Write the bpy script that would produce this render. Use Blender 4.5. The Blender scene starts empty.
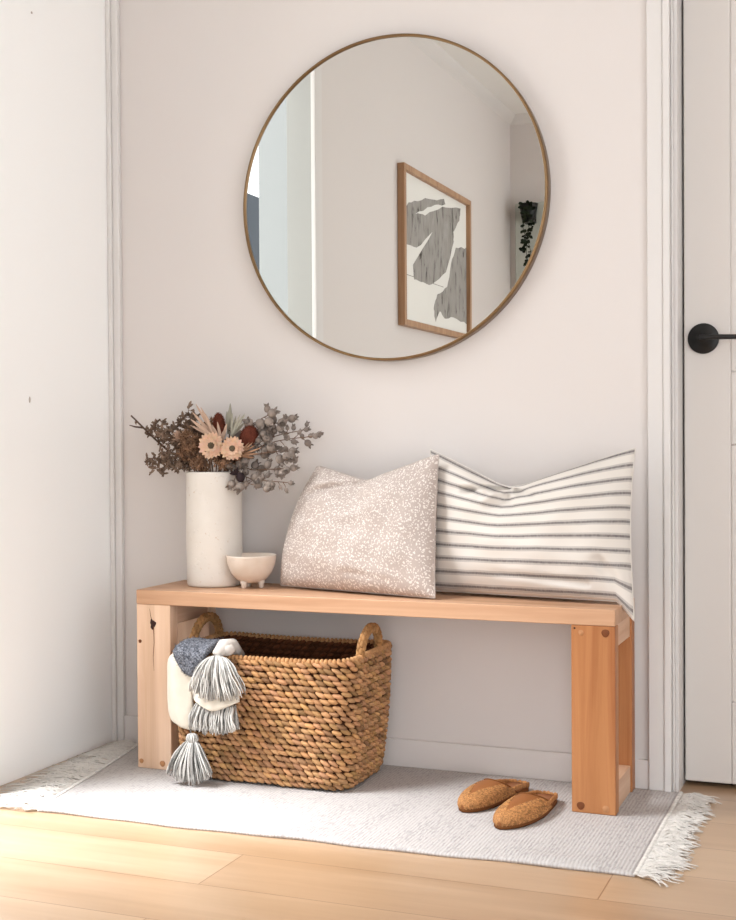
import bpy, math, random
from mathutils import Vector, Matrix
random.seed(7)
R = random.random
def U(a, b): return a + (b - a) * R()
V = Vector
PI = math.pi
COL = bpy.context.scene.collection

# ------------------------------------------------------------------ materials
def lin(c):
    out = []
    for x in c[:3]:
        x /= 255.0
        out.append(x / 12.92 if x <= .04045 else ((x + .055) / 1.055) ** 2.4)
    return (*out, 1)

class NT:
    """small node-tree helper"""
    def __init__(s, name, rough=.6, spec=.3):
        s.m = bpy.data.materials.new(name); s.m.use_nodes = True
        s.t = s.m.node_tree; s.b = s.t.nodes['Principled BSDF']
        s.b.inputs['Roughness'].default_value = rough
        s.b.inputs['Specular IOR Level'].default_value = spec
    def n(s, typ, **kw):
        nd = s.t.nodes.new(typ)
        for k, v in kw.items():
            if k in nd.inputs: nd.inputs[k].default_value = v
            else: setattr(nd, k, v)
        return nd
    def l(s, a, b): s.t.links.new(a, b)
    def coord(s, kind='Object', scale=(1, 1, 1), loc=(0, 0, 0), rot=(0, 0, 0)):
        tc = s.n('ShaderNodeTexCoord'); mp = s.n('ShaderNodeMapping')
        mp.inputs['Scale'].default_value = scale; mp.inputs['Location'].default_value = loc
        mp.inputs['Rotation'].default_value = rot
        s.l(tc.outputs[kind], mp.inputs['Vector']); return mp.outputs['Vector']
    def noise(s, vec, scale=5, detail=3, rough=.5, dist=0):
        nd = s.n('ShaderNodeTexNoise'); nd.inputs['Scale'].default_value = scale
        nd.inputs['Detail'].default_value = detail; nd.inputs['Roughness'].default_value = rough
        nd.inputs['Distortion'].default_value = dist
        s.l(vec, nd.inputs['Vector']); return nd.outputs['Fac']
    def ramp(s, fac, stops, interp='LINEAR'):
        nd = s.n('ShaderNodeValToRGB'); cr = nd.color_ramp; cr.interpolation = interp
        while len(cr.elements) < len(stops): cr.elements.new(.5)
        for e, (p, c) in zip(cr.elements, stops): e.position = p; e.color = c
        s.l(fac, nd.inputs['Fac']); return nd.outputs['Color']
    def mix(s, fac, a, b, mode='MIX'):
        nd = s.n('ShaderNodeMix', data_type='RGBA', blend_type=mode)
        for sock, v in ((nd.inputs[0], fac), (nd.inputs[6], a), (nd.inputs[7], b)):
            if hasattr(v, 'is_linked') or isinstance(v, bpy.types.NodeSocket): s.l(v, sock)
            else: sock.default_value = v
        return nd.outputs[2]
    def math(s, op, a, b=None):
        nd = s.n('ShaderNodeMath', operation=op)
        for i, v in enumerate((a, b)):
            if v is None: continue
            if isinstance(v, bpy.types.NodeSocket): s.l(v, nd.inputs[i])
            else: nd.inputs[i].default_value = v
        return nd.outputs[0]
    def color(s, c):
        if isinstance(c, bpy.types.NodeSocket): s.l(c, s.b.inputs['Base Color'])
        else: s.b.inputs['Base Color'].default_value = c
    def bump(s, h, strength=.3, dist=.002):
        nd = s.n('ShaderNodeBump'); nd.inputs['Strength'].default_value = strength
        nd.inputs['Distance'].default_value = dist
        s.l(h, nd.inputs['Height']); s.l(nd.outputs['Normal'], s.b.inputs['Normal'])
    def tint(s):
        nd = s.n('ShaderNodeAttribute', attribute_name='tint'); return nd.outputs['Color']

def plain(name, rgb, rough=.6, spec=.3, var=.06, scale=30, bump=0, metal=0):
    k = NT(name, rough, spec)
    c = lin(rgb); d = tuple(x * (1 - var * 2) for x in c[:3]) + (1,)
    f = k.noise(k.coord(), scale, 3)
    k.color(k.mix(f, c, d))
    k.b.inputs['Metallic'].default_value = metal
    if bump: k.bump(k.noise(k.coord(), scale * 6, 2), bump, .001)
    return k.m

def tinted(name, rgb, rough=.8, spec=.15, scale=60, var=.15):
    k = NT(name, rough, spec); c = lin(rgb)
    d = tuple(x * (1 - var * 2) for x in c[:3]) + (1,)
    f = k.noise(k.coord(), scale, 2)
    k.color(k.mix(1.0, k.mix(f, c, d), k.tint(), 'MULTIPLY'))
    return k.m

def wood(name, light, dark, axis, rough=.45, along=1.6, across=34, rings=True, seed=0.0):
    k = NT(name, rough, .35)
    sc = [across] * 3; sc[axis] = along
    v = k.coord('Object', tuple(sc), (seed, seed * 1.7, seed * .6))
    f = k.noise(v, 1.0, 6, .62, .6)
    sc2 = [across * .22] * 3; sc2[axis] = along * .35
    g = k.noise(k.coord('Object', tuple(sc2), (seed * 2, 3.1, seed)), 1.0, 3, .5, 1.4)
    c1 = k.ramp(f, [(.25, lin(dark)), (.62, lin(light))])
    c2 = k.ramp(g, [(.35, (.78, .72, .66, 1)), (.6, (1, 1, 1, 1))])
    k.color(k.mix(.75, c1, c2, 'MULTIPLY'))
    k.bump(f, .15, .0008)
    return k.m

M = {}
def wallmat(name, rgb, rough=.55):
    k = NT(name, rough, .25)
    f = k.noise(k.coord(), 1.3, 3)
    c = lin(rgb); k.color(k.mix(f, c, tuple(x * .97 for x in c[:3]) + (1,)))
    k.bump(k.noise(k.coord(), 260, 2), .05, .0006)
    return k.m
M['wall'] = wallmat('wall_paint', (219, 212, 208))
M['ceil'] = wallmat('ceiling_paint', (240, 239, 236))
M['panel'] = wallmat('left_wall_lit', (251, 250, 248), .35)  # whiter than the other wall paint, stronger light put into the colour
M['leafpaint'] = wallmat('outer_leaf_paint', (108, 109, 107), .4)
M['reveal'] = wallmat('jamb_shade_tone', (172, 171, 167), .5)  # greyed so the lit jamb reads darker, shade put into the colour
M['trim'] = wallmat('trim_gloss', (220, 216, 213), .35)
M['door'] = wallmat('door_gloss', (215, 209, 204), .4)
M['black'] = plain('black_metal', (22, 21, 21), .4, .4, .1)
M['brass'] = plain('brushed_brass', (140, 112, 80), .34, .5, .12, 8, 0, 1)
M['dark'] = plain('door_gap_shade', (42, 34, 28), .8)  # shade of the gap under the door, put into the colour
M['ground'] = plain('pale_paving', (214, 208, 198), .9, .2, .1, 3)
M['charcoal_paint'] = plain('charcoal_cladding', (66, 70, 76), .7, .2, .08, 4)
M['greenpanel'] = plain('pale_green_paint', (196, 199, 190), .6)

k = NT('mirror_glass', .0, .5); k.color((.78, .785, .76, 1)); k.b.inputs['Metallic'].default_value = 1
k.b.inputs['Roughness'].default_value = .004; M['mirror'] = k.m

# floor: pale oak boards along X
k = NT('oak_floor', .34, .5); k.b.inputs['Coat Weight'].default_value = .6; k.b.inputs['Coat Roughness'].default_value = .3; k.b.inputs['Coat IOR'].default_value = 1.75
v = k.coord('Object', (1, 1, 1), (-1.250 + 3.8, .746 + .18 * 21, 0))
br = k.n('ShaderNodeTexBrick'); k.l(v, br.inputs['Vector'])
for nm, val in (('Scale', 1), ('Mortar Size', .0012), ('Mortar Smooth', .2), ('Bias', 0), ('Brick Width', 1.9), ('Row Height', .18)):
    br.inputs[nm].default_value = val
br.offset = .37
br.inputs['Color1'].default_value = lin((196, 167, 137)); br.inputs['Color2'].default_value = lin((185, 153, 122))
br.inputs['Mortar'].default_value = lin((140, 104, 72))
g = k.noise(k.coord('Object', (1.2, 22, 1)), 1.0, 6, .6, .5)
g2 = k.noise(k.coord('Object', (.8, 5, 1)), 1.0, 3, .5, 1.2)
c = k.mix(.8, br.outputs['Color'], k.ramp(g, [(.3, (.80, .74, .66, 1)), (.65, (1, 1, 1, 1))]), 'MULTIPLY')
c = k.mix(.7, c, k.ramp(g2, [(.35, (.86, .82, .76, 1)), (.62, (1, 1, 1, 1))]), 'MULTIPLY')
k.color(c); k.bump(g, .08, .0006); M['floor'] = k.m

WL, WD = (224, 188, 160), (204, 160, 126)
M['woodx'] = wood('pine_along_x', (208, 166, 134), (188, 142, 107), 0, seed=.3)
M['woodz'] = wood('pine_along_z', (238, 206, 180), (220, 180, 148), 2, seed=1.9)  # left leg: paler copy, stronger light put into the colour
M['woodz_shaded'] = wood('pine_along_z_shaded', (184, 126, 80), (156, 94, 54), 2, seed=4.2)  # right leg: redder board, with weaker light put into its colour
M['woody'] = wood('pine_along_y', WL, WD, 1, seed=2.7)
M['plug'] = plain('walnut_plug', (128, 72, 38), .5, .3, .2, 90)
M['plugpale'] = plain('pine_plug', (196, 140, 96), .5, .3, .15, 90)
M['knot'] = plain('dark_knot', (62, 30, 20), .6, .3, .3, 120)
M['oakframe'] = wood('oak_frame', (186, 150, 118), (158, 118, 86), 2, seed=5)

# rug weave
k = NT('rug_weave', .95, .05)
v = k.coord('Object', (1, 1, 1))
st = k.n('ShaderNodeTexWave', wave_type='BANDS', bands_direction='X'); st.inputs['Scale'].default_value = 42
st.inputs['Distortion'].default_value = 1.2; st.inputs['Detail'].default_value = 1
k.l(v, st.inputs['Vector'])
fl = k.noise(k.coord('Object', (220, 46, 1)), 1.0, 2, .6)
big = k.noise(k.coord('Object', (14, 3, 1)), 1.0, 3, .6)
fleck = k.ramp(k.math('ADD', fl, k.math('MULTIPLY', big, .35)), [(.70, (0, 0, 0, 1)), (.80, (1, 1, 1, 1))])
base = k.mix(st.outputs['Fac'], lin((178, 171, 167)), lin((189, 184, 181)))
k.color(k.mix(k.math('MULTIPLY', fleck, .36), base, lin((128, 120, 120))))
k.bump(k.math('ADD', st.outputs['Fac'], fl), .4, .002); M['rug'] = k.m
M['fringe'] = tinted('rug_fringe', (222, 216, 209), .95, .05, 200, .05)

# vase / bowl ceramic
k = NT('speckled_ceramic', .55, .3)
f = k.noise(k.coord(), 95, 2, .5); f2 = k.noise(k.coord(), 14, 3)
c = k.mix(f2, lin((226, 219, 211)), lin((214, 205, 195)))
k.color(k.mix(k.ramp(f, [(.70, (0, 0, 0, 1)), (.76, (1, 1, 1, 1))]), c, lin((205, 186, 166))))
k.bump(k.math('ADD', f2, k.ramp(k.noise(k.coord(), 60, 2), [(.62, (0, 0, 0, 1)), (.72, (1, 1, 1, 1))])), .35, .002)
M['ceramic'] = k.m
k = NT('bowl_ceramic', .4, .4)
f2 = k.noise(k.coord(), 30, 3)
k.color(k.mix(f2, lin((222, 210, 198)), lin((204, 184, 166)))); k.bump(f2, .25, .002); M['bowl'] = k.m
M['bowlin'] = plain('bowl_glaze', (214, 208, 202), .3, .4, .1, 20)

# grey floral cushion
k = NT('floral_linen', .95, .05)
tc = k.n('ShaderNodeUVMap', uv_map='uv'); mp = k.n('ShaderNodeMapping'); mp.inputs['Scale'].default_value = (1.5, 1, 1)
k.l(tc.outputs['UV'], mp.inputs['Vector'])
nz = k.n('ShaderNodeTexNoise'); nz.inputs['Scale'].default_value = 22; k.l(mp.outputs['Vector'], nz.inputs['Vector'])
dv = k.mix(.045, mp.outputs['Vector'], nz.outputs['Color'], 'ADD')
vo = k.n('ShaderNodeTexVoronoi', feature='F1'); vo.inputs['Scale'].default_value = 60; vo.inputs['Randomness'].default_value = 1
k.l(dv, vo.inputs['Vector'])
m1 = k.ramp(vo.outputs['Distance'], [(.30, (1, 1, 1, 1)), (.42, (0, 0, 0, 1))])
k.color(k.mix(m1, lin((184, 170, 162)), lin((226, 218, 211))))
k.bump(k.noise(mp.outputs['Vector'], 300, 2), .3, .001); M['floral'] = k.m

# ticking stripe
k = NT('ticking_stripe', .95, .05)
tc = k.n('ShaderNodeUVMap', uv_map='uv'); sp = k.n('ShaderNodeSeparateXYZ'); k.l(tc.outputs['UV'], sp.inputs[0])
wob = k.noise(tc.outputs['UV'], 9, 2)
vv = k.math('ADD', k.math('MULTIPLY', sp.outputs['Y'], 10.6), k.math('MULTIPLY', wob, .10))
fr = k.math('FRACT', vv)
band = k.ramp(fr, [(0, (0, 0, 0, 1)), (.22, (0, 0, 0, 1)), (.27, (.42, .42, .42, 1)), (.36, (.42, .42, .42, 1)), (.40, (1, 1, 1, 1)), (.52, (1, 1, 1, 1)), (.56, (.42, .42, .42, 1)), (.65, (.42, .42, .42, 1)), (.70, (0, 0, 0, 1))])
thr = k.n('ShaderNodeMapping'); thr.inputs['Scale'].default_value = (160, 30, 1); k.l(tc.outputs['UV'], thr.inputs['Vector'])
tn = k.noise(thr.outputs['Vector'], 1.0, 2)
fac = k.math('MULTIPLY', band, k.math('ADD', .62, k.math('MULTIPLY', tn, .5)))
k.color(k.mix(fac, lin((219, 212, 204)), lin((112, 106, 106))))
k.bump(k.noise(thr.outputs['Vector'], 2, 2), .25, .001); M['ticking'] = k.m
M['pipe_floral'] = plain('taupe_edge', (196, 184, 176), .9, .1, .1, 80)

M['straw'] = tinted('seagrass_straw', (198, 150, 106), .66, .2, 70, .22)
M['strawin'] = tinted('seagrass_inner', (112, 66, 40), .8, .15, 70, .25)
M['tassel'] = tinted('wool_tassel', (218, 214, 208), .95, .05, 150, .08)
M['cream'] = plain('cream_wool', (220, 211, 196), .95, .05, .06, 60, .3)
k = NT('charcoal_wool', 1, .05); f = k.noise(k.coord(), 240, 3, .7)
k.color(k.ramp(f, [(.35, lin((52, 54, 62))), (.66, lin((150, 152, 160)))])); k.bump(f, .9, .004); M['charcoal'] = k.m
M['charhair'] = tinted('charcoal_fuzz', (132, 134, 142), 1, .05)
M['woven_tan'] = tinted('woven_leather', (186, 130, 80), .6, .25, 120, .2)
M['insole'] = plain('tan_insole', (158, 102, 66), .6, .2, .12, 40)
M['vamp'] = plain('tan_vamp', (150, 94, 52), .6, .25, .15, 60, .3)
M['sole'] = plain('brown_sole', (122, 76, 42), .8, .15, .1)
M['stembrown'] = tinted('dried_stem', (132, 106, 90), .85, .1)
M['seed'] = tinted('grey_brown_seed', (144, 120, 103), .9, .1, 90, .25)
M['gumnut'] = tinted('gumnut_grey', (160, 146, 136), .9, .1, 90, .2)
M['fluff'] = tinted('brown_seed_fluff', (176, 136, 108), .95, .05, 90, .25)
M['leafpale'] = tinted('pale_leaf', (188, 182, 164), .8, .1, 60, .12)
M['leafpink'] = tinted('blush_leaf', (206, 174, 152), .8, .1, 60, .12)
M['petal'] = tinted('daisy_petal', (232, 196, 170), .85, .1, 60, .08)
M['center'] = plain('daisy_center', (128, 112, 92), .9, .1, .3, 200, .8)
M['rust'] = tinted('rust_cone', (138, 78, 62), .95, .05, 120, .3)
M['plumdark'] = plain('dark_bud', (58, 46, 48), .8, .1, .2)
M['paper'] = plain('art_paper', (232, 230, 224), .7, .2, .03, 4)
k = NT('art_grey', .8, .1); f = k.noise(k.coord('Object', (1, 24, 7)), 1.0, 4, .6, 1.2)
k.color(k.ramp(f, [(.33, lin((84, 80, 76))), (.43, lin((150, 146, 141))), (.7, lin((166, 162, 157)))])); M['artgrey'] = k.m
M['leafgreen'] = tinted('garden_leaf', (118, 140, 78), .8, .15, 20, .25)
M['vine'] = tinted('dark_vine', (44, 54, 38), .8, .15)

# ------------------------------------------------------------------ mesh builder
class MB:
    def __init__(s): s.v = []; s.f = []; s.c = []; s.mi = []; s.uv = None
    def _add(s, vs, fs, col=1.0, mi=0):
        o = len(s.v); s.v += [tuple(p) for p in vs]
        c = (col, col, col) if isinstance(col, (int, float)) else tuple(col[:3])
        s.c += [c] * len(vs); s.f += [tuple(i + o for i in f) for f in fs]; s.mi += [mi] * len(fs)
    def box(s, a, b, col=1.0, mi=0):
        x0, y0, z0 = a; x1, y1, z1 = b
        vs = [(x0, y0, z0), (x1, y0, z0), (x1, y1, z0), (x0, y1, z0), (x0, y0, z1), (x1, y0, z1), (x1, y1, z1), (x0, y1, z1)]
        s._add(vs, [(0, 3, 2, 1), (4, 5, 6, 7), (0, 1, 5, 4), (1, 2, 6, 5), (2, 3, 7, 6), (3, 0, 4, 7)], col, mi); return s
    def tube(s, pts, rad, sides=6, col=1.0, mi=0, cap=True):
        pts = [V(p) for p in pts]; n = len(pts)
        if isinstance(rad, (int, float)): rad = [rad] * n
        vs = []; up = None
        for i, p in enumerate(pts):
            t = (pts[min(i + 1, n - 1)] - pts[max(i - 1, 0)])
            if t.length < 1e-9: t = V((0, 0, 1))
            t.normalize()
            if up is None:
                a = V((0, 0, 1)) if abs(t.z) < .9 else V((1, 0, 0)); up = t.cross(a).normalized()
            up = (up - t * up.dot(t)); up = up.normalized() if up.length > 1e-6 else t.orthogonal().normalized()
            w = t.cross(up)
            for j in range(sides):
                a = 2 * PI * j / sides; vs.append(p + (up * math.cos(a) + w * math.sin(a)) * rad[i])
        fs = []
        for i in range(n - 1):
            for j in range(sides):
                k2 = (j + 1) % sides
                fs.append((i * sides + j, i * sides + k2, (i + 1) * sides + k2, (i + 1) * sides + j))
        if cap: fs.append(tuple(range(sides - 1, -1, -1))); fs.append(tuple((n - 1) * sides + j for j in range(sides)))
        s._add(vs, fs, col, mi); return s
    def ell(s, c, ax, nu=8, nv=5, col=1.0, mi=0):
        c = V(c)
        if isinstance(ax, (int, float)): ax = (V((ax, 0, 0)), V((0, ax, 0)), V((0, 0, ax)))
        vs = [c - ax[2]]
        for i in range(1, nv):
            ph = -PI / 2 + PI * i / nv
            for j in range(nu):
                a = 2 * PI * j / nu
                vs.append(c + ax[0] * math.cos(ph) * math.cos(a) + ax[1] * math.cos(ph) * math.sin(a) + ax[2] * math.sin(ph))
        vs.append(c + ax[2]); fs = []
        for j in range(nu): fs.append((0, 1 + (j + 1) % nu, 1 + j))
        for i in range(nv - 2):
            for j in range(nu):
                a = 1 + i * nu + j; b = 1 + i * nu + (j + 1) % nu
                fs.append((a, b, b + nu, a + nu))
        t = len(vs) - 1; o = 1 + (nv - 2) * nu
        for j in range(nu): fs.append((o + j, o + (j + 1) % nu, t))
        s._add(vs, fs, col, mi); return s
    def lathe(s, prof, c=(0, 0, 0), seg=48, col=1.0, mi=0, wob=None):
        vs = []; n = len(prof)
        for (r, z) in prof:
            for j in range(seg):
                a = 2 * PI * j / seg; rr = r * (wob(a, z) if wob else 1)
                vs.append((c[0] + rr * math.cos(a), c[1] + rr * math.sin(a), c[2] + z))
        fs = []
        for i in range(n - 1):
            for j in range(seg):
                k2 = (j + 1) % seg; fs.append((i * seg + j, i * seg + k2, (i + 1) * seg + k2, (i + 1) * seg + j))
        if prof[0][0] > 1e-5: fs.append(tuple(range(seg - 1, -1, -1)))
        if prof[-1][0] > 1e-5: fs.append(tuple((n - 1) * seg + j for j in range(seg)))
        s._add(vs, fs, col, mi); return s
    def leaf(s, p, d, n, L, W, col=1.0, curl=.15, mi=0):
        """pointed leaf blade with a fold; p base, d direction, n normal"""
        p = V(p); d = V(d).normalized(); n = V(n); n = (n - d * n.dot(d)).normalized(); w = d.cross(n)
        vs = []; ks = 6
        for i in range(ks + 1):
            t = i / ks; ww = W * math.sin(PI * min(1, t * .92 + .06)) ** .8
            q = p + d * L * t + n * (curl * L * t * t)
            vs += [q - w * ww + n * ww * .3, q, q + w * ww + n * ww * .3]
        fs = []
        for i in range(ks):
            for j in range(2):
                a = i * 3 + j; fs.append((a, a + 1, a + 4, a + 3))
        m = len(vs); vs += [q - n * .0007 for q in vs]
        fs += [tuple(i + m for i in reversed(f)) for f in fs]
        s._add(vs, fs, col, mi); return s
    def build(s, name, mats, parent=None, smooth=True, loc=None, bevel=0):
        me = bpy.data.meshes.new(name)
        org = V(loc) if loc is not None else V((0, 0, 0))
        me.from_pydata([tuple(V(p) - org) for p in s.v], [], s.f)
        mats = mats if isinstance(mats, (list, tuple)) else [mats]
        for m in mats: me.materials.append(m)
        me.polygons.foreach_set('material_index', s.mi)
        at = me.color_attributes.new('tint', 'FLOAT_COLOR', 'POINT')
        at.data.foreach_set('color', [x for c in s.c for x in (*c, 1)])
        if s.uv:
            ul = me.uv_layers.new(name='uv')
            ul.data.foreach_set('uv', [x for lp in me.loops for x in s.uv[lp.vertex_index]])
        if smooth: me.polygons.foreach_set('use_smooth', [True] * len(me.polygons))
        me.update()
        o = bpy.data.objects.new(name, me); COL.objects.link(o)
        if parent:
            o.parent = parent
            o.location = org - V(parent.location)
            # parents here never carry rotation at build time
        else: o.location = org
        if bevel:
            b = o.modifiers.new('bevel', 'BEVEL'); b.width = bevel; b.segments = 2; b.limit_method = 'ANGLE'
            o.modifiers.new('wn', 'WEIGHTED_NORMAL')
        return o

def tag(o, label, cat, group=None):
    o['label'] = label; o['category'] = cat
    if group: o['group'] = group
    return o
def empty(name, loc, label, cat, group=None):
    o = bpy.data.objects.new(name, None); COL.objects.link(o); o.location = loc; o.empty_display_size = .05
    return tag(o, label, cat, group)
def struct(name, mb, mat, smooth=False, bevel=0, parent=None):
    o = mb.build(name, mat, parent, smooth, None, bevel)
    if not parent: o['kind'] = 'structure'
    return o
def bx(a, b): return MB().box(a, b)

# ------------------------------------------------------------------ the room
XL, H = -.228, 2.65
FAR = -4.15
fl = MB().box((XL, FAR, -.05), (2.9, .12, 0)); struct('floor', fl, M['floor'])
struct('wall_back', MB().box((XL - .1, 0, 0), (1.278, .12, H)).box((1.278, 0, 2.06), (2.10, .12, H)).box((2.10, 0, 0), (3.0, .12, H)).box((XL - .1, .125, -.05), (3.0, .2, H)), M['wall'])  # rear slab is added behind the door to keep sky light out
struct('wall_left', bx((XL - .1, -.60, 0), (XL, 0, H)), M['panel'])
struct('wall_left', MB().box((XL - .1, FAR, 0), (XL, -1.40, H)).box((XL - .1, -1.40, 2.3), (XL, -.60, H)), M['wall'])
struct('wall_far', bx((XL - .1, FAR - .1, 0), (1.2, FAR, H)), M['wall'])
struct('wall_far', bx((1.2, FAR - .1, 2.35), (3.0, FAR, H)), M['wall'])  # left open below the header, added so sky light enters behind the camera
RW0, RW1, RWZ0, RWZ1 = -3.6, -1.2, .05, 2.35  # unseen opening, put in to let sky light fill the room
struct('wall_right', MB().box((2.9, RW1, 0), (3.0, 0, H)).box((2.9, FAR, 0), (3.0, RW0, H)).box((2.9, RW0, RWZ1), (3.0, RW1, H)).box((2.9, RW0, 0), (3.0, RW1, RWZ0)), M['wall'])
struct('ceiling', bx((XL - .1, FAR - .1, H), (3.0, .12, H + .08)), M['ceil'])
# cornice along the left and far wall
co = MB()
prof = [(0, 0), (.045, 0), (.036, -.012), (.02, -.03), (.008, -.04), (0, -.048)]
def cornice(axis, a, b, base, sgn):
    vs = []
    for t in (a, b):
        for (d, z) in prof:
            vs.append((base + sgn * d, t, H + z) if axis == 1 else (t, base + sgn * d, H + z))
    n = len(prof); fs = [(i, (i + 1) % n, n + (i + 1) % n, n + i) for i in range(n)] + [tuple(range(n)), tuple(range(2 * n - 1, n - 1, -1))]
    co._add(vs, fs)
cornice(1, FAR, 0, XL, 1); cornice(0, XL, 2.9, FAR, 1)
struct('trim_5', co, M['trim'])
# skirting
struct('baseboard_back', MB().box((XL, -.010, 0), (1.222, 0, .072)).box((2.16, -.010, 0), (2.9, 0, .072)), M['wall'], bevel=.002)
struct('baseboard_left', MB().box((XL, FAR, 0), (XL + .012, -1.46, .09)), M['trim'], bevel=.002)
# narrow upright architrave in the left corner
struct('trim_1', MB().box((XL, -.022, 0), (XL + .014, 0, H)).box((XL + .014, -.016, 0), (XL + .034, 0, H)), M['trim'], bevel=.003)
# casing round the outer doorway in the left wall
struct('trim_2', MB().box((XL, -1.455, 0), (XL + .018, -1.39, 2.36)).box((XL, -.61, 0), (XL + .018, -.575, 2.36)).box((XL, -1.39, 2.29), (XL + .018, -.61, 2.36)), M['trim'], bevel=.003)
struct('jamb_shade_liner', MB().box((XL - .1, -1.40, 0), (XL, -1.394, 2.3)), M['reveal'])  # liner added to tone down the brightly lit wall edge
# casing round the door on the right
def casing(x0, x1):
    w = x1 - x0
    return MB().box((x0, -.016, 0), (x0 + w * .62, 0, 2.12)).box((x0 + w * .62, -.022, 0), (x1 - w * .1, 0, 2.12)).box((x1 - w * .1, -.010, 0), (x1, .0, 2.12))
cs = casing(1.219, 1.278); cs.box((2.10, -.018, 0), (2.16, 0, 2.12)); cs.box((1.278, -.018, 2.05), (2.10, 0, 2.12))
struct('trim_3', cs, M['trim'], bevel=.003)
struct('trim_4', MB().box((1.278, 0, 0), (1.286, .12, 2.06)).box((2.092, 0, 0), (2.10, .12, 2.06)).box((1.286, 0, 2.052), (2.092, .12, 2.06)), M['trim'], bevel=.001)
# the panelled door
DY = .070
d = MB().box((1.290, DY + .008, .012), (2.088, DY + .042, 2.048))
def rail(a, b): d.box((a[0], DY, a[1]), (b[0], DY + .008, b[1]))
rail((1.290, .012), (1.396, 2.048)); rail((1.988, .012), (2.088, 2.048)); rail((1.642, .205), (1.742, 1.93))
rail((1.396, .012), (1.988, .205)); rail((1.396, .80), (1.988, .97)); rail((1.396, 1.93), (1.988, 2.048))
dr = struct('door_1', d, M['door'], bevel=.004)
mo = MB()
for (x0, x1) in ((1.396, 1.642), (1.742, 1.988)):
    for (z0, z1) in ((.205, .80), (.97, 1.93)):
        w = .016
        mo.box((x0, DY + .002, z0), (x0 + w, DY + .008, z1)).box((x1 - w, DY + .002, z0), (x1, DY + .008, z1))
        mo.box((x0 + w, DY + .002, z0), (x1 - w, DY + .008, z0 + w)).box((x0 + w, DY + .002, z1 - w), (x1 - w, DY + .008, z1))
        mo.box((x0 + .045, DY + .003, z0 + .045), (x1 - .045, DY + .009, z1 - .045))
struct('panel_moulding', mo, M['door'], bevel=.003, parent=dr)
struct('floor', bx((1.286, .112, -.02), (2.092, .125, 2.06)), M['dark'])  # dark sheet added behind the door so the gap below looks shaded
bpy.data.objects['floor.001'].name = 'door_gap_backing'
hn = empty('door_handle', (1.335, DY, 1.048), 'round black rosette with slim black lever on the white panelled door', 'door handle')
hn.parent = None
for k_ in ('label', 'category'): del hn[k_]
hn.parent = dr
ro = MB()
for i in range(1):
    seg = 40; vs = []; pr = [(.034, 0), (.0355, -.002), (.0355, -.007), (.033, -.009), (.012, -.010), (.012, -.045), (.0001, -.046)]
    for (r, y) in pr:
        for j in range(seg):
            a = 2 * PI * j / seg; vs.append((1.335 + r * math.cos(a), DY + y, 1.048 + r * math.sin(a)))
    fs = []
    for q in range(len(pr) - 1):
        for j in range(seg):
            k2 = (j + 1) % seg; fs.append((q * seg + j, (q + 1) * seg + j, (q + 1) * seg + k2, q * seg + k2))
    ro._add(vs, fs)
ro.build('rosette', M['black'], hn, True, (1.335, DY, 1.048))
lv = MB(); lv.tube([(1.331, DY - .046, 1.048), (1.36, DY - .046, 1.0478), (1.44, DY - .046, 1.046), (1.475, DY - .043, 1.0455)], [.0062, .0062, .0055, .005], 10)
lv.build('lever', M['black'], hn, True, (1.36, DY - .046, 1.048))

# outer door leaf, swung out through the left doorway
hx, hy = XL - .02, -1.40
dx, dy = -.51, -.62; L_ = math.hypot(dx, dy); dx /= L_; dy /= L_
nx, ny = -dy, dx
lf = MB(); W_ = .80; T_ = .04
def q_(t, o_, z): return (hx + dx * t + nx * o_, hy + dy * t + ny * o_, z)
vs = [q_(0, 0, .01), q_(W_, 0, .01), q_(W_, T_, .01), q_(0, T_, .01), q_(0, 0, 2.28), q_(W_, 0, 2.28), q_(W_, T_, 2.28), q_(0, T_, 2.28)]
lf._add(vs, [(0, 3, 2, 1), (4, 5, 6, 7), (0, 1, 5, 4), (1, 2, 6, 5), (2, 3, 7, 6), (3, 0, 4, 7)])
struct('door_2', lf, M['leafpaint'], bevel=.003)
# small closed opening on the far wall, seen only in the mirror
struct('door_3', bx((XL + .035, FAR, .01), (.09, FAR + .03, 2.15)), M['greenpanel'], bevel=.004)
# latch keep marks on the left panel
mk = MB()
mk.ell((XL + .001, -.37, .922), (V((.0015, 0, 0)), V((0, .0035, 0)), V((0, 0, .008))), 10, 6)
mk.ell((XL + .001, -.346, 1.877), (V((.0015, 0, 0)), V((0, .0035, 0)), V((0, 0, .003))), 10, 6)
struct('wall_mark', mk, plain('filler_mark', (202, 190, 180), .7), True, parent=bpy.data.objects['wall_left'])
# outdoors beyond the left doorway
gr = struct('ground', bx((-9, -14, -.25), (XL - .1, 2, -.12)), M['ground'])

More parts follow.
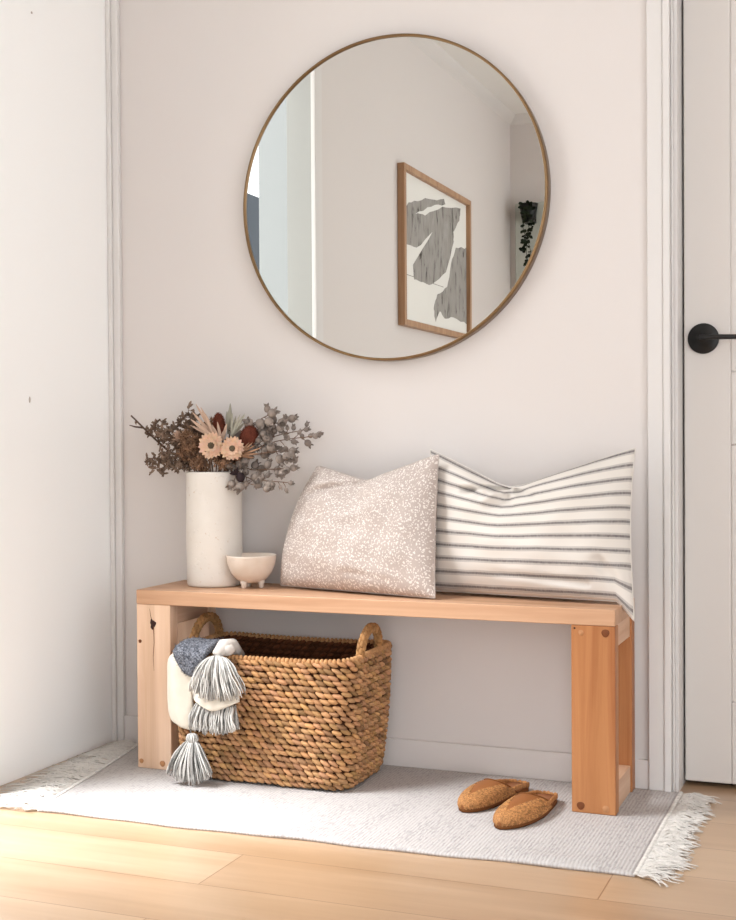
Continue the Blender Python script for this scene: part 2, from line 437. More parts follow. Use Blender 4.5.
# ------------------------------------------------------------------ bench
BL, BH, BD0, BD1, TT, LW, BT = 1.189, .45, -.256, -.020, .036, .096, .038
RZ = .0065     # rug top
bench = empty('wooden_bench', (BL / 2, (BD0 + BD1) / 2, RZ), 'pale solid pine bench on open frame legs standing on the rug', 'bench')
c0 = bench.location
MB().box((0, BD0, BH - TT), (BL, BD1, BH)).build('seat_board', M['woodx'], bench, False, c0, .0025)
for side, x0 in ((0, 0.0), (1, BL - LW)):
    x1 = x0 + LW
    m = M['woodz'] if side == 0 else M['woodz_shaded']
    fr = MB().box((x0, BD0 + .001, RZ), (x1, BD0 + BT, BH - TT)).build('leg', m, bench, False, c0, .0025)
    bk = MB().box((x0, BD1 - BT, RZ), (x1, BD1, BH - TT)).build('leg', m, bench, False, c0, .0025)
    MB().box((x0 + .012, BD0 + BT, RZ + .001), (x1 - .004, BD1 - BT, RZ + .062)).build('bottom_rail', M['woody'], bench, False, c0, .002)
    MB().box((x0 + .012, BD0 + BT, BH - TT - .05), (x1 - .004, BD1 - BT, BH - TT)).build('top_rail', M['woody'], bench, False, c0, .002)
    def plug(x, z, r, mat, nm='wood_plug', par=fr):
        mb = MB(); seg = 20; vs = []
        for (rr, y) in ((r, .002), (r, -.0006), (r * .9, -.0010)):
            for j in range(seg):
                a = 2 * PI * j / seg; w = 1 + .05 * math.sin(3 * a)
                vs.append((x + rr * w * math.cos(a), BD0 + .001 + y, z + rr * w * math.sin(a)))
        fs = [(q * seg + j, (q + 1) * seg + j, (q + 1) * seg + (j + 1) % seg, q * seg + (j + 1) % seg) for q in range(2) for j in range(seg)]
        fs.append(tuple(2 * seg + seg - 1 - j for j in range(seg)))
        mb._add(vs, fs); o = mb.build(nm, mat, None, True)
        o.parent = par; o.location = V((0, 0, 0)) - c0
    if side == 0:
        plug(.010, .322, .0045, M['plug']); plug(.011, .024, .006, M['plugpale']); plug(.071, .022, .0075, M['plugpale'])
        # dark split knot
        kn = MB(); vs = []; seg = 28
        for (s_, y) in ((1, .001), (1, -.0008), (.55, -.0012)):
            for j in range(seg):
                a = 2 * PI * j / seg; r = (1 + .22 * math.sin(3 * a + 1) + .1 * math.sin(7 * a))
                vs.append((.047 + .0075 * s_ * r * math.cos(a), BD0 + .001 + y, .366 + .0115 * s_ * r * math.sin(a)))
        fs = [(q * seg + j, (q + 1) * seg + j, (q + 1) * seg + (j + 1) % seg, q * seg + (j + 1) % seg) for q in range(2) for j in range(seg)]
        fs.append(tuple(2 * seg + seg - 1 - j for j in range(seg)))
        kn._add(vs, fs)
        # fine checks running up and down from the knot
        ck = MB(); ck.tube([(.038, BD0 + .001, .404), (.041, BD0 + .001, .385), (.046, BD0 + .001, .37)], [.0004, .0008, .001], 4)
        ck.tube([(.049, BD0 + .001, .36), (.050, BD0 + .001, .32), (.047, BD0 + .001, .285), (.049, BD0 + .001, .25)], [.0014, .001, .0007, .0003], 4)
        o = ck.build('crack', M['plug'], None, True); o.parent = fr; o.location = V((0, 0, 0)) - c0
        o = kn.build('knot', M['knot'], None, True); o.parent = fr; o.location = V((0, 0, 0)) - c0
    else:
        plug(1.115, .398, .0058, M['plugpale']); plug(1.168, .399, .0085, M['plug'])
        plug(1.113, .022, .0085, M['plug']); plug(1.168, .020, .0075, M['plugpale'])
        plug(1.101, .407, .0022, M['knot'], 'knot')

# ------------------------------------------------------------------ rug
rug = empty('woven_rug', (.62, -.33, 0), 'off-white flat woven cotton rug with grey flecks under the bench', 'rug')
rc = rug.location
rb = MB(); NX, NY = 150, 60
def rugp(u, v):
    xl = -.135 + (.120) * (1 - v) ** .9; xr = 1.290
    y1 = -.014; y0 = -.645 + .040 * u ** 1.3 + .003 * math.sin(u * 17) + .002 * math.sin(u * 41)
    x = xl + (xr - xl) * u; y = y0 + (y1 - y0) * v
    z = RZ
    e = min(u, 1 - u, v * .45, (1 - v) * .45) * 1.4
    if e < .004: z = RZ - .001
    # low ripples, only away from what stands on the rug
    rip = math.exp(-((v - .06) / .05) ** 2) * (.0035 * max(0, math.sin(u * 15 + 1.0)) + .002 * max(0, math.sin(u * 31)))
    return V((x, y, z + rip))
vs = []
for top in (1, 0):
    for j in range(NY + 1):
        for i in range(NX + 1):
            p = rugp(i / NX, j / NY)
            if not top: p.z = max(.0008, p.z - .0055)
            vs.append(p)
fs = []; o_ = (NX + 1) * (NY + 1)
for j in range(NY):
    for i in range(NX):
        a = j * (NX + 1) + i; fs.append((a, a + 1, a + NX + 2, a + NX + 1)); fs.append(tuple(q + o_ for q in (a + NX + 1, a + NX + 2, a + 1, a)))
for i in range(NX):
    fs.append((i + 1, i, i + o_, i + 1 + o_)); a = NY * (NX + 1) + i; fs.append((a, a + 1, a + 1 + o_, a + o_))
for j in range(NY):
    a = j * (NX + 1); b = a + NX + 1; fs.append((a, b, b + o_, a + o_)); a += NX; b += NX; fs.append((b, a, a + o_, b + o_))
rb._add(vs, fs); rb.build('woven_field', M['rug'], rug, True, rc)
for side in (0, 1):
    fb = MB(); n = 74 if side else 96
    for i in range(n):
        v = (i + .5) / n; p = rugp(1.0 if side else 0.0, v)
        sx = 1 if side else -1
        L0 = U(.062, .095) if side else U(.110, .190)
        if not side: L0 = min(L0, (p.x - XL) - .012)
        ang = U(-.55, .35) + (.25 * math.sin(v * 19)); 
        # knot bead
        fb.ell((p.x + sx * .003, p.y, .006), (V((.0055, 0, 0)), V((0, .0028, 0)), V((0, 0, .0032))), 6, 4, U(.80, 1))
        for s_ in range(5):
            a = ang + U(-.28, .28); pts = []; q = V((p.x + sx * .006, p.y + U(-.003, .003), .005)); ln = L0 * U(.75, 1.08)
            if not side: ln = min(ln, (p.x - XL) - .012)
            for k_ in range(7):
                pts.append(V((max(q.x, XL + .004), max(-.655 - .02 * side, min(q.y, -.028)), q.z)))
                a += U(-.32, .32); q = q + V((sx * math.cos(a), math.sin(a), 0)) * ln / 6; q.z = .003 + (.005 * R() if k_ < 5 else .001) + .004 * math.sin(min(1, k_ / 3) * PI)
            r = U(.0013, .0021); fb.tube(pts, [r, r, r, r, r, r * .9, r * .5], 4, U(.84, 1.0))
    fb.build('fringe', M['fringe'], rug, True, rc)

# ------------------------------------------------------------------ mirror
mx, mz, mr = .592, 1.413, .400
mir = empty('round_wall_mirror', (mx, -.001, mz), 'large round mirror with thin brass rim hung on the back wall', 'mirror')
ml = mir.location
def disc(prof, seg=180):
    vs = []; n = len(prof)
    for (r, y) in prof:
        for j in range(seg):
            a = 2 * PI * j / seg; vs.append((mx + r * math.cos(a), y, mz + r * math.sin(a)))
    fs = [(q * seg + j, q * seg + (j + 1) % seg, (q + 1) * seg + (j + 1) % seg, (q + 1) * seg + j) for q in range(n - 1) for j in range(seg)]
    return vs, fs, seg
vs, fs, seg = disc([(.391, -.002), (mr, -.002), (mr, -.034), (mr - .0015, -.0355), (mr - .0055, -.0355), (mr - .0065, -.034), (mr - .0065, -.028)])
b_ = MB(); b_._add(vs, fs); b_.build('rim', M['brass'], mir, True, ml)
vs, fs, seg = disc([(mr - .0063, -.003), (mr - .0063, -.030)])
fs.append(tuple(seg + j for j in range(seg))); fs.append(tuple(seg - 1 - j for j in range(seg)))
b_ = MB(); b_._add(vs, fs); b_.build('glass', M['mirror'], mir, False, ml)

# ------------------------------------------------------------------ vase, bowl
VX, VY, VZ = .141, -.108, BH + .0005
vase = empty('cylinder_vase', (VX, VY, VZ), 'tall white speckled ceramic cylinder vase at the left end of the bench', 'vase')
pr = [(.001, 0), (.062, 0), (.068, .002), (.0700, .008), (.0710, .15), (.0705, .286), (.0690, .2895), (.0660, .290), (.0640, .286), (.0635, .10), (.062, .012), (.001, .010)]
vb = MB(); P2 = []
for i in range(len(pr) - 1):
    (r0, z0), (r1, z1) = pr[i], pr[i + 1]; m = max(1, int(abs(z1 - z0) / .012))
    for t in range(m): P2.append((r0 + (r1 - r0) * t / m, z0 + (z1 - z0) * t / m))
P2.append(pr[-1])
vb.lathe(P2, (VX, VY, VZ), 72, wob=lambda a, z: 1 + .006 * math.sin(2 * a + z * 9) + .004 * math.sin(5 * a - z * 31))
dt = vb; random.seed(3)
for i in range(95):
    a = U(0, 2 * PI); z = U(.015, .28); n_ = V((math.cos(a), math.sin(a), 0)); t_ = V((-math.sin(a), math.cos(a), 0)); r = U(.0012, .0026)
    dt.ell(V((VX, VY, VZ + z)) + n_ * .0708, (t_ * r, V((0, 0, r)), n_ * .0009), 7, 4)
dt.build('vase_body', M['ceramic'], vase, True, vase.location)

bw = empty('footed_bowl', (.256, -.130, VZ), 'small cream ceramic bowl on three stubby feet beside the vase', 'bowl')
pb = [(r_ * .95, z_) for r_, z_ in [(.001, .012), (.020, .0130), (.038, .021), (.053, .037), (.062, .058), (.066, .078), (.0665, .0815), (.0640, .0825), (.0615, .078), (.057, .056), (.046, .036), (.030, .024), (.001, .018)]]
bb = MB(); bb.lathe(pb, (.256, -.130, VZ), 56, wob=lambda a, z: 1 + .012 * math.sin(3 * a + .5) + .006 * math.sin(7 * a))
bb.build('bowl_body', M['bowl'], bw, True, bw.location)
for i in range(3):
    a = -PI / 2 - .30 + i * 2 * PI / 3; cx_, cy_ = .256 + .025 * math.cos(a), -.130 + .027 * math.sin(a)
    f_ = MB(); f_.lathe([(.001, 0), (.0048, 0), (.0062, .003), (.0068, .009), (.0095, .017), (.006, .021), (.001, .021)], (cx_, cy_, VZ), 20)
    f_.build('foot', M['bowl'], bw, True, (cx_, cy_, VZ))

# ------------------------------------------------------------------ cushions
def cushion(name, label, group, BLc, BRc, TRc, TLc, T, mat, pipemat, u0, depth, span, seed, corner_droop=None, creases=(), bow=(.018, .018)):
    random.seed(seed)
    BLc, BRc, TRc, TLc = map(V, (BLc, BRc, TRc, TLc))
    ud = ((BRc - BLc) + (TRc - TLc)).normalized(); vd = ((TLc - BLc) + (TRc - BRc)).normalized()
    nf = ud.cross(vd).normalized()          # front normal (towards the camera: -Y)
    if nf.y > 0: nf = -nf
    root = empty(name, (BLc + BRc) / 2, label, 'cushion', group)
    NU, NV = 96, 72
    ph = [U(0, 6.28) for _ in range(8)]
    def mid(u, v):
        a = (u + 1) / 2; b = (v + 1) / 2
        p = BLc.lerp(BRc, a).lerp(TLc.lerp(TRc, a), b)
        p = p - ud * u * abs(u) * (bow[0] if u < 0 else bow[1]) * (1 - v * v)      # sides bowed between corners
        p = p - vd * min(0, v) * abs(v) * 0.0
        s = ((v + 1) / 2) ** 2.3
        dd = abs(u - u0) / (span[0] if u < u0 else span[1])
        k_ = max(0, 1 - dd); sm = k_ ** 1.04 if dd < 1 else 0
        sm = sm * (1 - math.exp(-((dd) / .10) ** 2) * .06)
        p = p - vd * depth * sm * s
        if corner_droop: 
            du = max(0, (u - .86) / .14); dv = max(0, (-v - .55) / .45); p = p + V(corner_droop) * du * dv
        return p
    def thick(u, v):
        e = max(0, (1 - abs(u) ** 2.4)) ** .55 * max(0, (1 - abs(v) ** 2.6)) ** .55
        s = ((v + 1) / 2) ** 2
        notch = 1 - .45 * math.exp(-((u - u0) / .22) ** 2) * s
        return T * .5 * e * notch
    def wr(u, v):
        w = .0028 * math.sin(u * 6 + v * 3 + ph[0]) + .002 * math.sin(u * 13 - v * 5 + ph[1]) + .0015 * math.sin(v * 14 + u * 4 + ph[2])
        for (ax, ay, bx_, by, amp, wd) in creases:
            dx_, dy_ = bx_ - ax, by - ay; t = max(0, min(1, ((u - ax) * dx_ + (v - ay) * dy_) / (dx_ * dx_ + dy_ * dy_)))
            d_ = math.hypot(u - ax - t * dx_, v - ay - t * dy_); w += 1.7 * amp * math.exp(-(d_ / wd) ** 2) * (1 - t * .7)
        return w * (1 - abs(u) ** 6) * (1 - abs(v) ** 6)
    m = MB(); vs = []; uv = []
    for sgn in (1, -1):
        for j in range(NV + 1):
            v = math.sin((j / NV * 2 - 1) * PI / 2) * .35 + (j / NV * 2 - 1) * .65
            for i in range(NU + 1):
                u = math.sin((i / NU * 2 - 1) * PI / 2) * .35 + (i / NU * 2 - 1) * .65
                th = thick(u, v)
                vs.append(mid(u, v) + nf * sgn * (th + (wr(u, v) if sgn > 0 else 0) + .0008)); uv.append(((u + 1) / 2, (v + 1) / 2 + (.5 if sgn < 0 else 0)))
    o_ = (NU + 1) * (NV + 1); fs = []
    for j in range(NV):
        for i in range(NU):
            a = j * (NU + 1) + i; fs.append((a, a + 1, a + NU + 2, a + NU + 1)); fs.append(tuple(q + o_ for q in (a + NU + 1, a + NU + 2, a + 1, a)))
    bd = [i for i in range(NU + 1)] + [j * (NU + 1) + NU for j in range(1, NV + 1)] + [NV * (NU + 1) + i for i in range(NU - 1, -1, -1)] + [j * (NU + 1) for j in range(NV - 1, 0, -1)]
    for q in range(len(bd)):
        a, b = bd[q], bd[(q + 1) % len(bd)]; fs.append((b, a, a + o_, b + o_))
    low = min(p.z for p in vs if True)
    m._add(vs, fs); m.uv = uv
    m.build('cover', mat, root, True, root.location)
    e = MB(); pts = [(V(vs[i]) + V(vs[i + o_])) / 2 for i in bd]; pts.append(pts[0])
    e.tube(pts[::2] + ([pts[-1]] if len(pts) % 2 == 0 else []), .0017, 6)
    e.build('edge_seam', pipemat, root, True, root.location)
    return root
cushion('throw_cushion', 'taupe cushion with tiny white leaf print, beside the bowl', 'bench cushions',
        (.325, -.105, .457), (.770, -.218, .455), (.750, -.125, .781), (.412, -.070, .752), .135, M['floral'], M['pipe_floral'],
        -.10, .050, (.85, 1.05), 5, None, ((-.10, .93, -.80, .52, -.020, .06), (-.05, .88, -.70, .70, .010, .06), (.25, .3, -.3, .1, .005, .12), (.0, -.75, .6, -.85, -.004, .06)), (-.026, .006))
cushion('throw_cushion', 'cream cushion with horizontal grey ticking stripes at the right end', 'bench cushions',
        (.700, -.100, .458), (1.215, -.172, .458), (1.206, -.100, .797), (.712, -.075, .797), .150, M['ticking'], M['ticking'],
        -.17, .100, (.86, 1.2), 11, (.002, -.012, -.040),
        ((-.17, .98, -.55, .55, -.032, .045), (-.12, .93, -.34, .42, .022, .05), (-.17, .92, .12, .55, -.018, .05), (-.2, .8, -.05, .3, -.012, .05), (-.32, .7, -.5, .68, .010, .05), (-.5, .6, -.70, .5, -.008, .05), (.6, -.80, -.2, -.72, -.010, .05), (.75, -.5, .95, -.9, -.010, .06)), (.012, .010))

# ------------------------------------------------------------------ basket
random.seed(21)
bk_root = empty('seagrass_basket', (.362, -.176, RZ), 'rectangular brown woven seagrass basket with loop handles under the bench', 'basket')
bo = bk_root.location
def rrect(s, hx_, hy_, r):
    """point and outward normal on a rounded rectangle, s in [0,1)"""
    a = 2 * (hx_ - r); b = 2 * (hy_ - r); q = PI * r / 2; P = 2 * a + 2 * b + 4 * q; t = (s % 1) * P
    segs = [('l', -hx_ + r, -hy_, 1, 0, a), ('a', hx_ - r, -hy_ + r, -PI / 2, 0, q), ('l', hx_, -hy_ + r, 0, 1, b), ('a', hx_ - r, hy_ - r, 0, 0, q),
            ('l', hx_ - r, hy_, -1, 0, a), ('a', -hx_ + r, hy_ - r, PI / 2, 0, q), ('l', -hx_, hy_ - r, 0, -1, b), ('a', -hx_ + r, -hy_ + r, PI, 0, q)]
    for k_, x, y, d1, d2, ln in segs:
        if t <= ln or ln is q and False:
            if k_ == 'l': return V((x + d1 * t, y + d2 * t, 0)), V((d2, -d1, 0)), V((d1, d2, 0))
            th = d1 + t / r; n_ = V((math.cos(th), math.sin(th), 0)); return V((x, y, 0)) + n_ * r, n_, V((-n_.y, n_.x, 0))
        t -= ln
    return V((-hx_ + r, -hy_, 0)), V((0, -1, 0)), V((1, 0, 0))
BHt = .300
def bdim(t):      # t 0 bottom .. 1 rim
    flare = .935 + .065 * t + .020 * math.sin(PI * min(1, t * 1.05)); base = .035 * max(0, 1 - t / .10) ** 2
    return .236 * (flare - base), .134 * (flare - base * 1.6), .052
def rimz(p):      # rim height follows x/y : sagging at the front centre, raised at the back and handles
    return .004 * (p.y / .13) + .006 * abs(p.x / .23) ** 3 - .002
def bpt(s, t):
    hx_, hy_, r = bdim(t); p, n_, tg = rrect(s, hx_, hy_, r)
    z = .006 + BHt * t + rimz(p) * t * t
    skew = V((.010 * (p.y + .13) / .26 * t, 0, 0))
    return bo + p + skew + V((0, 0, z)), n_, tg
body = MB(); rows = 21; nper = 70
for r_ in range(rows):
    t = (r_ + .45) / rows
    for i in range(nper):
        s = (i + .5 * (r_ % 2) * .9 + U(-.08, .08)) / nper
        p, n_, tg = bpt(s, t + U(-.006, .006))
        a = .42 + U(-.16, .16); ax = tg * math.cos(a) - V((0, 0, 1)) * math.sin(a); bx_ = tg * math.sin(a) + V((0, 0, 1)) * math.cos(a)
        tone = U(.72, 1.22) * (1.0 if R() > .16 else .62); c = (tone, tone * U(.93, 1.04), tone * U(.84, 1.05))
        body.ell(p, (ax * .0142 * U(.9, 1.15), bx_ * .0061 * U(.9, 1.12), n_ * .0080), 8, 6, c)
body.build('woven_wall', M['straw'], bk_root, True, bo)
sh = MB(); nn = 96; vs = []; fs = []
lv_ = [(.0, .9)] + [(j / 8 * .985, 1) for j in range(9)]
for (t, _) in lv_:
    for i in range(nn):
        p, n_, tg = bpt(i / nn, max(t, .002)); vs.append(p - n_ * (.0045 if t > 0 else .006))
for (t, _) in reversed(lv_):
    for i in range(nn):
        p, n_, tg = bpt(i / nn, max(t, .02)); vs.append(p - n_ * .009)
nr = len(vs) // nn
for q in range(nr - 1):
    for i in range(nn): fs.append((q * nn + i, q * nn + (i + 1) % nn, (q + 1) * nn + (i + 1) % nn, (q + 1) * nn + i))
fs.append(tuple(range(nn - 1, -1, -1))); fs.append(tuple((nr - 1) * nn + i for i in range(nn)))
sh._add(vs, fs, .55); sh.build('light_block_shell', M['strawin'], bk_root, True, bo)  # shell added to stop light through the weave, dark so gaps look shaded
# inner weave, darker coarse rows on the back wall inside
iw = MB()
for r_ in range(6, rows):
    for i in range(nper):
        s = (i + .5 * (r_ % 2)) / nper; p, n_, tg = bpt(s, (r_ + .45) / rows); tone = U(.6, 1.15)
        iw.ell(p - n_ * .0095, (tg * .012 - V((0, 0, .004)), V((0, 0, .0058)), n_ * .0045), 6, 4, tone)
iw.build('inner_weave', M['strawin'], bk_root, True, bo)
rim = MB(); nrim = 128
for i in range(nrim):
    p, n_, tg = bpt((i + U(-.1, .1)) / nrim, 1.0); a = .25
    tone = U(.92, 1.22); p = p + V((0, 0, -.001)) - n_ * .003
    rim.ell(p, ((tg * math.cos(a) + V((0, 0, 1)) * math.sin(a)) * .0054, n_ * .0088, (V((0, 0, 1)) * math.cos(a) - tg * math.sin(a)) * .0078), 8, 6, (tone, tone * .97, tone * .9))
rim.build('rim', M['straw'], bk_root, True, bo)
for (hx_, w_, y0_) in ((-.226, .070, .028), (.232, .060, -.010)):
    hb = MB(); n = 30
    for i in range(n + 1):
        th = PI * i / n; c = bo + V((hx_ + (.006 * math.sin(th)), y0_ + w_ * math.cos(th), .288 + .080 * math.sin(th) ** .8))
        tg = V((0, -w_ * math.sin(th), .080 * math.cos(th))).normalized()
        for k_ in range(3):
            a = i * 1.05 + k_ * 2 * PI / 3; s_ = V((1, 0, 0)); u_ = tg.cross(s_)
            off = (s_ * math.cos(a) + u_ * math.sin(a)) * .0065
            tone = U(.62, .98) * (1.0 if hx_ < 0 else 1.05)
            hb.ell(c + off, (tg * .0095, s_ * .0058, u_ * .0062), 7, 5, (tone, tone * .95, tone * .78))
    hb.build('handle', M['straw'], bk_root, True, bo)

# ------------------------------------------------------------------ throw hung over the basket rim
random.seed(5)
th = empty('tasselled_throw', (.20, -.315, .30), 'cream and charcoal woollen throw with grey tassels hung over the basket corner', 'throw')
to = th.location
def pad(pts_rows, T, nsub=10, lump=0.0, seed=0):
    """soft cloth slab through a grid of control points (rows x cols), bilinear smooth, rounded edge"""
    rows_ = len(pts_rows); cols = len(pts_rows[0])
    def ev(u, v):
        def cr(P, t):
            n = len(P) - 1; x = min(n - 1e-6, t * n); i = int(x); f = x - i
            p0, p1, p2, p3 = P[max(i - 1, 0)], P[i], P[i + 1], P[min(i + 2, n)]
            return .5 * ((2 * p1) + (p2 - p0) * f + (2 * p0 - 5 * p1 + 4 * p2 - p3) * f * f + (3 * p1 - p0 - 3 * p2 + p3) * f ** 3)
        return cr([cr([V(p) for p in row], u) for row in pts_rows], v)
    NU = NV = nsub * 3; m = MB(); vs = []
    N = lambda u, v: ((ev(min(1, u + .02), v) - ev(max(0, u - .02), v)).cross(ev(u, min(1, v + .02)) - ev(u, max(0, v - .02)))).normalized()
    for sgn in (1, -1):
        for j in range(NV + 1):
            for i in range(NU + 1):
                u, v = i / NU, j / NV; e = (1 - abs(2 * u - 1) ** 6) ** .5 * (1 - abs(2 * v - 1) ** 6) ** .5
                p = ev(u, v); vs.append(p + N(u, v) * sgn * (T * .5 * e + .0004 + lump * math.sin(u * 9 + seed) * math.sin(v * 7 + seed) * e))
    o_ = (NU + 1) * (NV + 1); fs = []
    for j in range(NV):
        for i in range(NU):
            a = j * (NU + 1) + i; fs.append((a, a + 1, a + NU + 2, a + NU + 1)); fs.append(tuple(q + o_ for q in (a + NU + 1, a + NU + 2, a + 1, a)))
    bd = [i for i in range(NU + 1)] + [j * (NU + 1) + NU for j in range(1, NV + 1)] + [NV * (NU + 1) + i for i in range(NU - 1, -1, -1)] + [j * (NU + 1) for j in range(NV - 1, 0, -1)]
    for q in range(len(bd)):
        a, b = bd[q], bd[(q + 1) % len(bd)]; fs.append((b, a, a + o_, b + o_))
    m._add(vs, fs); return m
# cream panel down the corner
pad([[(.150, -.235, .292), (.185, -.250, .298), (.215, -.26, .300)],
     [(.134, -.316, .300), (.170, -.330, .306), (.212, -.326, .308)],
     [(.127, -.320, .245), (.164, -.336, .250), (.204, -.334, .250)],
     [(.128, -.318, .180), (.166, -.336, .182), (.204, -.332, .186)],
     [(.140, -.318, .146), (.170, -.334, .136), (.202, -.330, .130)]], .013, 10, .002, 1).build('cream_panel', M['cream'], th, True, to)
# charcoal fold over the rim
cf = pad([[(.150, -.205, .285), (.200, -.210, .296), (.262, -.235, .300)],
     [(.148, -.260, .322), (.196, -.270, .332), (.258, -.275, .332)],
     [(.146, -.322, .318), (.196, -.340, .322), (.250, -.338, .322)],
     [(.168, -.338, .292), (.202, -.348, .288), (.236, -.346, .290)],
     [(.196, -.342, .270), (.206, -.349, .262), (.218, -.346, .268)]], .018, 10, .004, 2)
hair = MB(); n0 = len(cf.v) // 2
for i in range(900):
    p = V(cf.v[random.randrange(n0)] if R() < .5 else cf.v[random.randrange(n0, 2 * n0)]); d_ = V((U(-1, 1), U(-1.3, .3), U(-.2, 1.2))).normalized()
    hair.tube([p, p + d_ * .003 + V((U(-.002, .002),) * 3), p + d_ * U(.004, .008)], [.0006, .0005, .0002], 3, U(.35, 1.15))
cfo = cf.build('charcoal_fold', M['charcoal'], th, True, to)
hair.build('fuzz', M['charhair'], cfo, True, to).location = (0, 0, 0)
# knotted pale ball of wool at the top and hem bands
pb_ = MB(); pb_.ell((.287, -.322, .327), (V((.021, 0, 0)), V((0, .020, 0)), V((0, 0, .016))), 16, 10, (1, .95, .93))
pb_.tube([(.284, -.25, .300), (.284, -.29, .330), (.282, -.325, .334), (.275, -.348, .318)], [.014, .018, .018, .012], 12, (1, .95, .93))
pb_.build('wool_knot', M['tassel'], th, True, to)
pad([[(.212, -.334, .290), (.262, -.345, .296), (.306, -.340, .290)],
     [(.206, -.340, .235), (.268, -.356, .228), (.330, -.346, .244)],
     [(.216, -.346, .205), (.276, -.372, .190), (.336, -.352, .212)]], .014, 10, .002, 3).build('cream_hem', M['cream'], th, True, to)
def tassel(name, top, width_top, width_bot, L, n, depth=.012, arc=0, neck=None, wav=.004, tilt=0):
    m = MB(); top = V(top)
    for i in range(n):
        f = R() * 2 - 1; g_ = R(); p0 = top + V((f * width_top, -g_ * depth * .6, -abs(f) * arc * .3))
        ln = L * (1 - .22 * abs(f) ** 2) * U(.88, 1.05); x1 = f * width_bot + U(-.004, .004)
        pts = []; w1, w2 = U(0, 6.28), U(0, 6.28)
        for k_ in range(8):
            t = k_ / 7; x = p0.x + (x1 - f * width_top) * (t ** .75) + wav * math.sin(t * 7 + w1) * t * .6 + tilt * t
            y = p0.y - depth * math.sin(min(1, t * 1.3) * PI * .55) * (.4 + g_ * .8); z = p0.z - ln * t + arc * math.sin(t * PI) * .5
            pts.append(V((x, y + wav * .4 * math.sin(t * 9 + w2) * t, z)))
        tone = random.choice([1.0, 1.0, .95, .9, .8, .6, .42, .32]); r = U(.0013, .0021)
        m.tube(pts, [r, r, r, r, r, r, r, r * .7], 4, (tone, tone, tone * 1.0))
    if neck:
        z, r = neck
        for k_ in range(4):
            pts = [top + V((math.cos(a) * r, math.sin(a) * r * .7 - depth * .3, z + .002 * k_)) for a in [2 * PI * q / 14 for q in range(15)]]
            m.tube(pts, .0013, 5, .5)
        for i in range(40):
            a = 2 * PI * R(); tone = random.choice([1, .95, .9, .6, .4])
            m.tube([top + V((math.cos(a) * r * q, math.sin(a) * r * q * .7 - depth * .3, zz)) for q, zz in ((.2, .014), (.9, .011), (1.15, .002), (.95, z))], .0017, 4, tone)
    return m
tassel('t', (.280, -.350, .318), .020, .068, .100, 170, .022, .020, wav=.006, tilt=.008).build('tassel', M['tassel'], th, True, to)
tassel('t', (.270, -.342, .203), .052, .064, .068, 210, .018, .004, wav=.006).build('tassel', M['tassel'], th, True, to)
lt = tassel('t', (.206, -.338, .112), .010, .058, .098, 150, .020, .004, (-.006, .013))
lt.tube([(.2005, -.338, .150), (.2000, -.342, .138), (.2010, -.341, .122)], .0022, 6, .2)
lt.build('tassel', M['tassel'], th, True, to)

